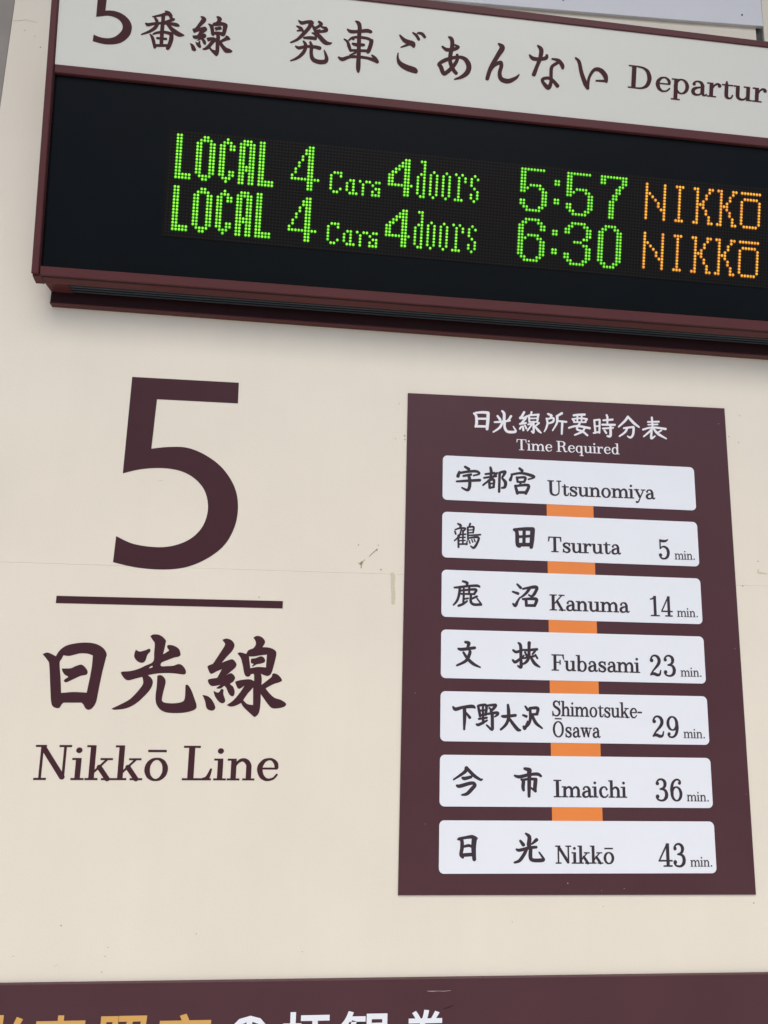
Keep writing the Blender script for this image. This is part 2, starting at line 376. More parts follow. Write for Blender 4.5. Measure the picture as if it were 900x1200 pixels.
SEN_O = ['250,80c 290,68 340,85 367,130 345,185 290,245 245,300c 300,278 350,268 385,310 375,345 330,385 280,425c 335,400 372,440 355,480 325,503 352,528 368,570 362,610 340,620 312,595 290,545 270,520c 235,545 205,548 195,540 235,510c 190,520 150,522 125,505 112,470 130,455 200,445c 225,400 245,362c 200,380 150,405 130,395 112,355 112,330 160,310c 220,220 275,130 265,100',
         '165,568c 200,585 220,580 240,552 262,560 260,600 278,665 250,688 215,670 180,620',
         '60,608c 110,620 150,655 182,720 172,750 140,758 100,735 85,670',
         '548,60c 580,42 630,55 660,100 635,150c 700,155 755,180 768,220 745,320 720,400 690,425 655,420 620,405c 628,450 625,512c 680,470 722,435 730,410 750,402 790,420 822,465 800,485 740,505 665,545c 700,590 750,635 810,655 860,690 845,720 790,735 730,735 690,700 640,630 618,598c 615,700 600,780 565,818 545,810 500,770 450,720 430,685c 380,710 330,720 292,705c 350,665 400,610 440,555 462,518c 425,545 400,545 378,500 375,480c 430,465 510,458 555,475c 555,420 550,405c 525,410 510,430 480,430 460,400 445,320 425,250 395,212c 420,200 480,215c 500,180 550,158 572,120 565,85'
         '/506,240c 560,238 620,228 678,222c 668,345c 590,340 518,352c/545,538c 545,705c 490,695 450,658c 490,600 525,560',
         '525,262c 570,255 620,238 652,255 658,290 620,308 580,315 545,335 535,328 550,312 525,300']
hi, ko, sen = glyph_outlines(HI_O), glyph_outlines(KO_O), glyph_outlines(SEN_O)
lay('kanji', hi, crop(40, 740, 9, W), MT['maroon_text'], wall)
lay('kanji', ko, crop(130, 740, 8.1818, W), MT['maroon_text'], wall)
lay('kanji', sen, crop(230, 740, 8.1818, W), MT['maroon_text'], wall)
word('line_name', 'Nikkō Line', (38.2, 913.8), (325.6, 914.4), 40.6, W, MT['maroon_text'], wall, weight=0.75)

# wear on the paint
def marks(name, strokes, m, n=0.00025):
    lay(name, union([h for s in strokes for h in stroke(nums(s))]), lambda x, y: W(x, y), m, wall, n)
marks('adhesive_residue', ['459.8,673,4.5 460.6,678,5.2 460.2,686,4.6 460.9,696,4.8 460.8,706.5,4.4'], MT['stain'])
marks('adhesive_residue', ['888.5,667,1 888.8,671,2.2 893,671.6,2 898.5,672.6,1.2'], MT['stain'])
marks('scratch', ['422,661.5,1.2 423.5,659.5,2.6 425.5,657.8,.9 427.5,656,.7', '423.4,659,1.2 423.2,665.5,1.1', '432.8,652.4,.6 436,649,.8 441.5,643.8,.9', '441.6,643.8,1.6 441.9,644.6,1.5', '420.2,660,.8 425,661,.8'], MT['scratch'])
sp = []
for x, y, d in ((47.2, 55.4, 1.3), (40.6, 42.5, .8), (29, 35.5, .9), (71.5, 1084.5, 1.5), (126.5, 1110, 1.0), (123, 1120.5, 1.0), (119, 1139, 1.1), (15.5, 1120.5, .9), (883, 1058, 1.4),
                (474, 510.5, 1.6), (474.3, 515, 1.2), (463.2, 514, .8), (854, 511.5, 1), (865.3, 518.5, 1.0), (866.5, 487, .8), (446.3, 667.3, 1.5), (420, 638.5, 1.3), (443, 638.8, 1.0),
                (888, 657.6, 1.1), (303.5, 699.6, 1.2), (467.5, 473, .8), (870, 686.6, 1.3), (354, 1115, .8), (230, 1094, .9), (600, 1080, .8), (707, 1062, .7)):
    sp.append(stroke([(x, y, d), (x+.5, y+.35, d*.8)])[0])
lay('paint_speck', union(sp), lambda x, y: W(x, y), MT['speck'], wall, 0.00025)['kind'] = 'stuff'
marks('scuff', ['15.5,24.5,.5 24,24,.6 31,23.3,.6 36,25,.5 43,26.3,.4', '191,563.2,.4 186,563.4,.5', '67.8,1130,.5 63.5,1133,.5'], MT['faint'])

# ------------------------------------------------------------------ timetable poster
PF = WF @ Matrix.Translation((0, 0, 0.0022))
poster = empty('travel_time_sign', PF, 'maroon sign with seven white station plates and white Time Required heading', 'sign')
prism('backing_sheet', [W(477.9, 461), W(848.3, 478.9), W(885.1, 1047.9), W(466.3, 1048.6)], -0.0019, 0, MT['maroon'], poster, 0.0004)
BX0, BX1, BZ0, BS, BH = 0.183405, 0.594109, 0.296317, 0.089962, 0.071143
HEAD = [
 (545, '75,75,12 95,100,18 98,160,20 90,190,16|92,70,14 150,66,18 198,70,20|200,75,22 196,140,24 190,212,20|105,122,14 180,122,14|95,188,16 185,190,16'),
 (545, '322,55,12 340,80,20 338,150,20|282,98,14 305,130,18|400,100,16 378,132,14 358,146,7|256,152,10 320,148,16 390,138,12|325,155,18 300,200,16 245,238,9|345,155,16 345,200,18 370,235,18 430,238,18 440,225,12 420,190,5'),
 (545, '515,65,16 492,105,16 478,112,10|480,118,14 515,114,14 542,100,14|528,118,16 490,165,14|478,168,12 530,160,14|490,192,12 478,210,12|505,188,10 508,222,14|522,180,10 535,208,12|580,65,14 574,90,10|557,95,14 561,150,12|560,92,11 642,86,14|638,90,16 630,150,12|565,120,8 625,118,8|565,150,9 625,150,9|596,150,15 598,240,14 580,232,8|550,172,10 582,170,11 545,225,9|645,160,12 610,190,9|605,185,10 640,225,17 664,246,7'),
 (545, '725,80,14 755,95,16 745,106,8|712,120,12 720,160,14 708,205,12 692,235,5|718,125,12 770,116,12 768,148,14 722,165,10|845,75,18 800,100,12|805,105,18 802,160,14 765,225,7|815,142,12 885,150,13|850,150,16 845,255,12'),
 (665, '50,92,14 90,88,16 145,86,16|42,128,12 60,152,12|38,125,10 110,118,10 165,126,14|162,132,12 150,150,10|50,152,8 155,152,10|82,95,10 82,150,10|120,95,10 118,150,10|8,202,12 80,186,14 190,205,16|102,165,14 78,212,14 130,235,14 170,268,12|150,195,12 125,235,14 60,264,10'),
 (665, '230,135,12 240,245,14|235,135,12 275,130,12|278,135,14 275,245,12|240,188,9 275,186,9|225,247,11 275,237,11|338,90,12 345,110,14 345,160,12|310,136,12 390,130,14|300,174,13 410,176,15|305,208,10 395,202,12|372,185,16 372,270,18 345,274,10|320,225,12 335,247,13'),
 (665, '525,105,16 500,140,16 445,192,10|530,110,14 575,158,18 622,195,10|490,205,12 560,196,14 575,202,16 570,260,16 548,287,14 522,275,7|520,205,14 500,240,14 452,275,10'),
 (665, '735,112,14 742,195,12|700,150,10 795,148,12|703,174,8 785,172,10|658,217,12 740,198,12 855,212,16|740,205,14 715,235,14 665,277,10|735,225,12 730,292,16 762,275,8|755,215,12 790,255,18 862,297,7|818,225,10 782,247,9'),
]
for ox, t in HEAD: lay('kanji', glyph_strokes(t, 5.2), crop(ox, 475, 7.5, W), MT['white_text'], poster)
word('heading_word', 'Time Required', (605, 527.8), (725.4, 532.9), 12.6, W, MT['white_text'], poster, weight=0.75)
STN = [
 ('white plate reading Utsunomiya, topmost on the sign', 'Utsunomiya', (640.9, 580.7), (766.9, 585.6), 17.1, None, (525, 540, 8.1818, [
  '160,62,13 195,85,20|104,112,13 92,150,26|105,122,13 190,108,16 270,106,16 295,130,10 240,146,6|145,150,12 215,137,16|80,202,10 180,196,16 300,190,18|196,150,20 205,200,22 200,260,22 180,285,16 130,262,6',
  '402,70,14 410,110,20 406,150,16|355,132,10 440,122,14|342,168,10 455,152,14|465,122,12 420,165,14 332,237,9|390,195,14 395,260,16|395,192,10 435,187,14 432,250,14|398,224,7 430,221,7|395,264,12 435,256,11|490,120,16 485,300,14|490,118,12 540,110,20 530,140,16 515,170,10 545,210,22 540,255,18 510,264,8',
  '680,78,13 705,100,20|606,148,12 592,188,20|605,136,12 700,123,14 800,148,20 818,165,9 765,182,6|655,165,14 662,205,14|660,166,12 735,165,14 725,205,16|665,207,10 725,207,10|692,212,12 685,235,10|640,245,16 660,315,20|645,246,12 765,240,18 740,315,22|660,307,16 740,307,16'])),
 ('white plate reading Tsuruta, 5 min.', 'Tsuruta', (641.7, 647), (727, 650), 17.6, ('5', (771.2, 655.2), (784.2, 655.6), 23, (789.5, 655.8), (813, 656.4), 10.9), (525, 605, 8.1818, [
  '92,75,12 118,92,18 106,116,8|62,148,10 70,172,12|65,132,8 110,117,12 160,120,14 150,142,8|125,125,10 105,190,12 58,237,8|95,190,16 97,298,14|140,140,12 138,270,9|100,180,8 165,175,10|100,207,6 160,205,8|100,237,6 160,235,7|100,270,10 178,268,12|208,75,14 200,100,12|185,110,14 187,225,12|185,110,10 240,106,14 236,162,10|190,136,6 235,133,6|190,162,8 235,160,8|190,187,9 305,180,12|190,212,10 285,205,16 275,260,18 243,305,18 213,288,6|198,235,6 206,260,8|223,225,6 232,250,8|246,222,6 255,245,8|180,242,8 172,275,8',
  '628,130,15 655,158,26 660,270,26 682,292,16|630,130,14 720,125,24 800,125,26|805,130,36 800,220,34 792,298,26|665,200,16 800,192,16|725,130,22 722,270,22|665,275,26 790,275,26'])),
 ('white plate reading Kanuma, 14 min.', 'Kanuma', (643.4, 715.2), (737, 718.1), 18.2, ('14', (761.2, 722.0), (787.4, 722.8), 23.4, (792.3, 722.8), (816.5, 723.4), 11), (525, 670, 8.1818, [
  '138,93,10 178,108,18 175,132,12|58,153,8 100,150,14 180,140,14 270,135,16 297,145,10|110,155,16 102,220,16 82,280,14 48,320,6|147,160,10 147,210,10|200,150,12 198,215,10|120,182,10 260,172,16 245,215,12|125,213,10 250,216,10|147,225,12 142,310,12|145,264,8 188,256,8|98,327,14 140,310,14 178,283,9|215,225,14 215,290,16 245,315,16 300,315,16 313,312,8 275,258,5|272,238,12 220,262,10',
  '658,122,9 690,155,18|616,193,9 665,210,18|618,308,8 640,325,22 660,288,14 682,250,6|712,166,9 770,155,16 830,148,24 846,165,20 820,215,20 797,237,12 768,224,6|775,165,18 740,210,16 693,247,7|712,264,11 740,270,18 745,325,18|745,262,14 840,265,22 825,325,20|745,324,16 825,325,18'])),
 ('white plate reading Fubasami, 23 min.', 'Fubasami', (645.6, 785.6), (749, 788.4), 18.6, ('23', (760.6, 791.9), (791.2, 792.4), 24.3, (796.5, 792.6), (820.8, 793), 11.2), (525, 742, 8.1818, [
  '162,85,14 195,96,24 185,130,16|95,148,10 130,155,22 250,140,20|202,165,12 205,190,22 170,262,20 82,308,10|144,185,12 185,245,20 240,295,20 303,326,5',
  '668,93,8 690,120,20 692,230,18 694,322,22 664,312,6|618,162,9 650,180,18 712,160,12|616,258,11 645,275,20 720,215,9|772,93,24 770,150,18|718,160,10 760,162,16 845,155,18|732,182,9 748,215,14|828,172,11 805,200,10|713,240,9 760,232,12 818,220,12|832,208,9 850,240,10|770,160,20 768,230,20 745,275,18 702,300,7|790,235,14 825,290,22 873,324,5'])),
 ('white plate reading Shimotsuke-Ōsawa, 29 min., the only one with two lines of Latin letters', None, None, None, 17.5, ('29', (763.5, 863.6), (794.7, 864), 24.9, (799.8, 864.5), (824.7, 864.9), 11.5), (525, 815, 7.826, [
  '43,103,7 65,124,24 130,107,18 215,98,24 242,111,7|147,110,22 148,200,22 144,308,10|162,157,8 195,200,18',
  '272,95,15 290,185,16|280,90,14 345,90,16 340,175,14|290,137,10 340,132,10|315,95,11 318,250,14|290,180,12 345,172,12|280,212,12 350,202,12|258,262,9 280,265,18 352,227,9|363,90,12 430,86,18 415,115,18 388,141,14|373,112,7 397,135,14|358,167,11 440,156,18 452,170,14 425,192,6|400,160,20 402,260,20 398,310,16 350,270,6',
  '544,85,12 550,140,22 548,210,20 525,265,18 480,309,11|492,188,13 520,190,20 612,180,18|560,215,16 600,270,22 635,310,22 658,316,7',
  '703,98,7 725,130,16|683,178,9 712,190,16|688,283,13 700,300,18 725,238,10|745,115,16 750,200,18 735,260,14 698,297,8|745,115,16 815,115,20 810,165,18|755,172,14 812,170,14|765,180,14 800,250,20 857,298,6'])),
 ('white plate reading Imaichi, 36 min.', 'Imaichi', (648, 933.6), (733.8, 934.2), 19.9, ('36', (767.4, 937.8), (798.8, 938.1), 25.6, (803.6, 938.3), (829.2, 938.6), 11.8), (525, 890, 7.826, [
  '165,75,26 150,110,22 48,180,6|172,80,20 230,140,22 290,180,14 308,178,6|130,165,14 150,170,24 207,156,17|78,235,12 105,240,24 210,212,22 242,230,22 215,265,26 170,310,22 123,320,6',
  '698,80,16 740,95,32 735,120,26|606,144,9 650,155,22 740,135,20 815,130,20 845,148,13|668,180,12 685,195,22 682,250,22 688,277,14|690,182,14 740,174,14 800,178,20|797,185,26 790,265,24 795,287,12 755,255,6|740,130,26 738,240,24 737,333,17'])),
 ('white plate reading Nikkō, 43 min., lowest on the sign', 'Nikkō', (650, 1011.2), (718.9, 1011.2), 20.7, ('43', (770.7, 1014.8), (802.7, 1014.8), 27, (807.8, 1014.7), (833.3, 1014.7), 12), (525, 970, 7.826, [
  '88,100,9 120,105,22 125,170,24 115,240,22 132,266,13|100,94,16 160,84,18 215,77,24 255,92,17|237,95,38 230,180,34 236,283,26|140,167,12 185,157,18 207,166,11|125,245,24 225,238,24',
  '708,48,9 740,80,26 735,150,28 745,180,26|658,115,13 685,150,24|805,105,24 778,130,13 760,143,7|623,192,9 650,200,20 740,178,20 802,172,16|715,190,20 690,240,22 650,295,20 606,312,10|752,190,24 750,260,26 770,290,24 850,292,26 872,285,13 855,255,10 830,220,5'])),
]
SF = Matrix.Translation((0, 0, 0.0012))
for i, (lab, wd, a, b, cap, mn, (ox, oy, s, kj)) in enumerate(STN):
    z1 = BZ0-i*BS; z0 = z1-BH
    pl = prism('station_plate', rrect(BX0, z0, BX1, z1, 0.0072), 0.0001, 0.0010, MT['label'], poster, 0.0002)
    tag(pl, lab)
    for t in kj: lay('kanji', glyph_strokes(t, 6.5 if t.startswith('92,75') else 10.5), crop(ox, oy, s, W), MT['dark_text'], pl, 0.0013)
    if wd: word('station_name', wd, a, b, cap, W, MT['dark_text'], pl, 0.0013)
    else:
        word('station_name', 'Shimotsuke-', (646.3, 838.7), (751.3, 841.2), 17.6, W, MT['dark_text'], pl, 0.0013)
        word('station_name', 'Ōsawa', (647, 863.1), (702.9, 864.2), 17.9, W, MT['dark_text'], pl, 0.0013)
    if mn:
        num, na, nb, nh, ma, mb, mc = mn
        word('minutes', num, na, nb, nh, W, MT['dark_text'], pl, 0.0013, capu=71, weight=1.0)
        word('unit', 'min.', ma, mb, mc, W, MT['dark_text'], pl, 0.0013, weight=0.75)
    if i < 6:
        xa, xb = W(640, 597)[0], W(694.6, 597)[0]
        prism('orange_bar', [(xa, z1-BS+0.0001), (xb, z1-BS+0.0001), (xb, z0-0.0001), (xa, z0-0.0001)], 0.0001, 0.0006, MT['orange'], poster)

# ------------------------------------------------------------------ lower banner
BF = WF @ Matrix.Translation((0, 0, 0.006))
ban = empty('ticket_banner', BF, 'wide maroon banner along the bottom with gold and white gothic Japanese lettering', 'sign')
bl, br = W(0, 1153.9, WALL_Y-.006), W(890, 1141.3, WALL_Y-.006); sb = (br[1]-bl[1])/(br[0]-bl[0]); bv = lambda x: bl[1]+sb*(x-bl[0])
prism('banner_board', [(WX0+.01, bv(WX0)-.24), (WX1-.01, bv(WX1)-.24), (WX1-.01, bv(WX1)), (WX0+.01, bv(WX0))], -0.0058, 0, MT['maroon'], ban, 0.0006)
def sans(ch, m, x0, x1, ytop, grow=0.018):
    c = bpy.data.curves.new('lettering', 'FONT'); c.body = ch; c.size = 1.0; c.offset = grow; c.resolution_u = 3
    o = bpy.data.objects.new('lettering', c); COL.objects.link(o)
    dg = bpy.context.evaluated_depsgraph_get(); me = bpy.data.meshes.new_from_object(o.evaluated_get(dg)); bpy.data.objects.remove(o)
    xs = [v.co.x for v in me.vertices]; ys = [v.co.y for v in me.vertices]
    if not xs: return
    A = W(x0, ytop, WALL_Y-.006); B = W(x1, ytop, WALL_Y-.006)
    s = (B[0]-A[0])/(max(xs)-min(xs))
    V = [((v.co.x-min(xs))*s+A[0], (v.co.y-max(ys))*s+A[1], 0.0004) for v in me.vertices]
    link('gothic_character', V, [tuple(p.vertices) for p in me.polygons], m, ban)
for ch, m, x0, x1, yt in (('光', MT['gold'], -32, 33, 1190.0), ('東', MT['gold'], 41, 103, 1190.3), ('照', MT['gold'], 115, 175, 1190.8), ('宮', MT['gold'], 188, 248, 1188.2),
                          ('の', MT['label'], 268, 316, 1190.6), ('拝', MT['label'], 331, 388, 1186.2), ('観', MT['label'], 400, 458, 1184.8), ('券', MT['label'], 474, 524, 1183.5)):
    sans(ch, m, x0, x1, yt)

mk = [h for t in ('501,1161.3,.6 507,1161.5,.9 513,1161.2,.5 520,1161.4,.6 528,1160.6,.5',) for h in stroke(nums(t))]
lay('scratch', union(mk), lambda x, y: W(x, y, WALL_Y-.006), MT['speck_pale'], ban, 0.0003)
mk = [h for t in ('520,1182,.6 527,1180,.9 531,1177.6,.5',) for h in stroke(nums(t))]
lay('scratch', union(mk), lambda x, y: W(x, y, WALL_Y-.006), MT['frame_dark'], ban, 0.0003)
mk = []
for x, y, d in ((664.5, 1034.3, 1.2), (730.5, 1040.5, .8), (704, 1043, .6), (841, 497, .6), (486, 812, .6), (873, 930, .5), (498, 965, .5), (860, 760, .6)):
    mk.append(stroke([(x, y, d), (x+.4, y+.4, d*.7)])[0])
lay('dust_speck', union(mk), lambda x, y: W(x, y), MT['speck_pale'], poster, 0.0003)['kind'] = 'stuff'

# ------------------------------------------------------------------ neighbours of the wall at the picture's edges
wx = WX0
slab('wall_backing', -2.6, 2.6, WALL_Y+.30, WALL_Y+.36, 0, 3.6, MT['post'], 'structure', 'plain dark wall further back behind the cream wall panel')
def zbox(name, x0, x1, y0, y1, z0, z1, m, parent=None, bev=0.003):
    f = Matrix(((1,0,0,0), (0,0,-1,y1), (0,1,0,0), (0,0,0,1)))
    o = prism(name, [(x0, z0), (x1, z0), (x1, z1), (x0, z1)], 0, y1-y0, m, parent, bev)
    if parent is None: o.matrix_world = f
    return o
p = zbox('door_post', wx-0.040, wx-0.001, WALL_Y+.006, WALL_Y+.10, 0, 3.3, MT['post']); tag(p, 'narrow grey-brown post at the far left edge beside the cream wall', 'post')
p = zbox('side_panel', wx-0.80, wx-0.0405, WALL_Y+.03, WALL_Y+.05, 0, EYE+1.017, MT['panel']); tag(p, 'pale panel seen in the upper left corner beyond the grey-brown post', 'panel')
p = zbox('side_panel', wx-0.80, wx-0.0405, WALL_Y+.028, WALL_Y+.05, EYE+1.021, 3.3, MT['head']); tag(p, 'greenish white panel in the extreme upper left corner above a thin joint', 'panel')
# dark joint, next cream panel on the right, overlapping pale panel above
p = zbox('joint_strip', WX1+0.0005, W(895, 40)[0], WALL_Y+.004, WALL_Y+.03, 0, 3.3, MT['post_dark'], bev=0.001); tag(p, 'dark grey vertical joint strip between two cream panels at top right', 'joint strip')
p = zbox('wall_panel', W(895, 40)[0]+.0005, W(895, 40)[0]+0.9, WALL_Y, WALL_Y+.03, 0, 3.3, MT['wall'], bev=0.0006); tag(p, 'cream wall panel at the right edge beyond the dark joint strip', 'panel')
up = empty('upper_panel', wall_frame(WALL_Y-.006), 'pale blue white panel overlapping the wall above the departure board', 'panel')
yu = WALL_Y-.006
WU = lambda x, y: W(x, y, yu)
pa, pb, pc, pd = WU(480, -3), WU(786, 22.4), WU(894.6, 30.6), WU(892, 4)
prism('panel_sheet', [(pa[0]-.5, pa[1]+.035), pa, pb, pc, (pd[0]+(pd[0]-pc[0])*6, pd[1]+.25), (pa[0]-.5, pd[1]+.25)], -0.0058, 0, MT['panel'], up, 0.0005)
h = WU(869.5, 17.6)
prism('screw', circ(h[0], h[1], 0.0017, 14), 0.0001, 0.0010, MT['screw'], up, 0.0003)
h = WU(660, 0)
prism('screw', circ(h[0], h[1], 0.0017, 14), 0.0001, 0.0010, MT['screw'], up, 0.0003)

# ================================================================== departure board
board = empty('departure_board', SIGN_FRAME, 'maroon framed departure board with white header and green and amber LED text', 'departure board')
UR = 1.32                                      # the board runs on beyond the right edge of the photo
def edge(p, q):
    a, b = S(*p), S(*q); k = (b[1]-a[1])/(b[0]-a[0]); return lambda u: a[1]+k*(u-a[0])
eTopO = edge((443, -7.5), (900, 48.5)); eTopI = edge((443, 2.5), (900, 55.5))
eMidT = edge((61, 74.3), (900, 161.2)); eMidB = edge((61.5, 84.3), (900, 171.6))
eBotT = edge((46.7, 311.2), (900, 376.2)); eBotB = edge((47, 322.3), (900, 388.2))
UL0 = (S(60, 0)[0]+S(36.8, 320)[0])/2; UL1 = (S(70, 0)[0]+S(46.7, 311)[0])/2
def uline(p, q):
    a, b = S(*p), S(*q); k = (b[0]-a[0])/(b[1]-a[1]); return lambda v: a[0]+k*(v-a[1])
xo = uline((60.6, 0), (36.9, 318)); xi = uline((69.6, 0), (46.8, 311))
def quad(f, g, u0, u1): return [(u0, f(u0)), (u1, f(u1)), (u1, g(u1)), (u0, g(u0))]
vb, vt = S(37, 320)[1], eTopO(UL0)
rail = prism('side_stile', [(xo(vb), vb), (xi(vb)-.0012, vb), (xi(vt)-.0012, vt), (xo(vt), vt)], -0.024, 0.002, MT['frame'], board, 0.0012)
prism('top_rail', quad(eTopI, eTopO, xi(vt), UR), -0.024, 0.0005, MT['frame'], board, 0.0010)
prism('middle_rail', quad(eMidB, eMidT, xi(.08), UR), -0.020, 0.0, MT['frame'], board, 0.0010)
prism('bottom_rail', quad(eBotB, eBotT, xi(-.22), UR), -0.014, 0.0, MT['frame'], board, 0.0012)
prism('seam', [(xi(vb)-.0012, vb+.004), (xi(vb)+.0004, vb+.004), (xi(vt)+.0004, vt-.004), (xi(vt)-.0012, vt-.004)], -0.02, -0.002, MT['frame_dark'], board)
# header
hd = prism('header_panel', quad(eMidT, eTopI, xi(.15)-.0005, UR), -0.016, -0.0015, MT['head'], board)
for s_, t in (((160, 5, 15), '505,112,20 560,150,72 605,195,52|560,150,70 430,182,42 283,208,20|468,180,68 462,300,60 450,400,66 440,560,64 432,700,60|318,220,32 355,285,56|652,255,42 590,278,50 490,305,36|595,215,46 620,240,40|163,328,30 200,350,56 300,332,48 450,322,42 600,335,50 690,350,64 735,366,36|360,350,56 315,410,60 220,470,46 85,520,20|540,330,50 600,410,60 690,490,84 760,525,70 828,535,20|238,520,20 275,575,50 300,660,56 318,745,50|290,515,26 360,490,42 480,480,46 600,508,56|612,515,68 607,600,74 578,700,70 545,762,64|330,715,46 540,715,46|360,585,36 515,600,40'),
            ((335, 15, 15), '228,128,24 280,168,58 380,150,56 440,160,80|450,170,84 400,260,64 300,370,64 200,460,46 85,512,24|193,225,22 260,262,54 290,300,46|203,305,26 260,298,34|580,148,36 622,190,58 560,240,46 500,268,54|480,230,42 530,330,56 600,420,74 690,510,74 760,530,46 806,520,16|700,262,54 708,300,60 620,322,44 560,330,36|550,300,22 600,290,20|632,240,30 700,262,50|320,430,36 420,430,58 520,442,54|465,345,22 520,372,44 527,430,38|172,578,24 230,608,54 350,582,46 500,590,56 592,612,64|308,490,26 345,550,56 330,650,60 260,740,56 170,800,40 82,832,18|430,508,36 450,580,56 445,700,60 470,800,68 560,850,74 680,852,74 716,800,64 692,700,36 673,648,14'),
            ((390, 20, 15), '402,62,18 455,100,64 475,180,70 465,300,70 460,500,66 455,700,70 447,880,76 450,955,34|262,208,28 320,245,58 450,245,54 600,230,64 668,250,54|203,380,22 255,420,40 285,500,56 312,582,40|288,395,30 350,352,40 470,345,46 620,370,46 680,410,54|345,370,40 370,385,24|682,410,68 667,480,70 632,580,70 616,612,44|330,575,40 450,580,46 620,585,46|353,458,38 400,475,56 520,480,54 548,482,40|103,698,28 170,732,64 300,690,50 450,690,50 600,710,46 700,740,56 785,780,52|688,660,24 740,712,56 788,770,44|300,660,22 400,618,34'),
            ((455, 25, 8.1818), '113,128,14 150,172,36 200,198,46 235,212,50 245,236,26|200,214,26 123,244,11|95,300,10 92,350,22 115,400,42 180,440,56 245,462,56 264,475,40|238,105,14 270,130,26 293,167,26|285,107,18 325,115,28 350,145,26'),
            ((455, 25, 8.1818), '521,238,18 560,266,32 620,266,32 660,252,32 674,243,26|640,222,18 672,236,22|582,145,16 610,168,36 615,230,38 600,300,38 595,380,36 620,450,36 652,492,32|662,318,26 660,370,32 620,430,36 560,486,38 530,492,38 505,430,38 488,405,32 540,370,36 620,345,32 700,340,30 750,370,42 775,430,48 755,490,46 700,530,32 637,551,12'),
            ((560, 35, 5.625), '138,88,10 162,115,34 130,170,29 85,250,27 63,318,24|65,300,16 102,238,20 148,212,24 156,235,24 145,280,24 155,320,28 200,335,30 250,315,20 273,292,7'),
            ((560, 35, 5.625), '343,163,10 365,185,24 410,190,21 450,182,24 456,165,16|398,102,12 420,130,27 410,190,24 390,240,24 371,290,27|492,188,10 535,200,22 558,232,25 561,250,16|530,212,18 490,240,21 484,290,21 484,340,21 465,378,28 430,340,20 432,320,20 470,315,19 500,335,21 526,366,24'),
            ((560, 35, 5.625), '648,183,12 670,210,21 685,280,24 710,350,27 726,380,22|726,375,18 736,310,17 770,260,21 810,263,28 842,300,30 849,337,18|845,334,16 783,332,10')):
    lay('kanji' if s_[0] < 455 else 'kana', glyph_strokes(t, 5.0 if s_[2] > 9 else 2.2), crop(*s_, S), MT['head_text'], hd, -0.0011)
H5 = glyph_outlines(['232,-210c 640,-190c 636,-115c 348,-130c 318,132c 370,130 450,140 540,175 615,235 660,310 665,380 640,455 580,520 500,562 400,578 280,570 150,535c 162,447c 240,480 340,497 430,482 500,435 540,380 542,320 505,260 440,220 360,200 280,205 195,215c'])
lay('platform_number', H5, crop(95, 0, 11.25, S), MT['head_text'], hd, -0.0011)
lay('kanji', sen, affine([((60, 608), (103, 590)), ((860, 690), (855, 740)), ((548, 60), (570, 140)), ((565, 818), (578, 828)), ((250, 80), (290, 133)), ((292, 705), (328, 708)), ((768, 220), (778, 290))],
    crop(215, 10, 15, S)), MT['head_text'], hd, -0.0011)
word('heading_word', 'Departures', (736.1, 102.1), (898.8, 120.3), 26.6, S, MT['head_text'], hd, -0.0011, fit='Departur', weight=1.0)

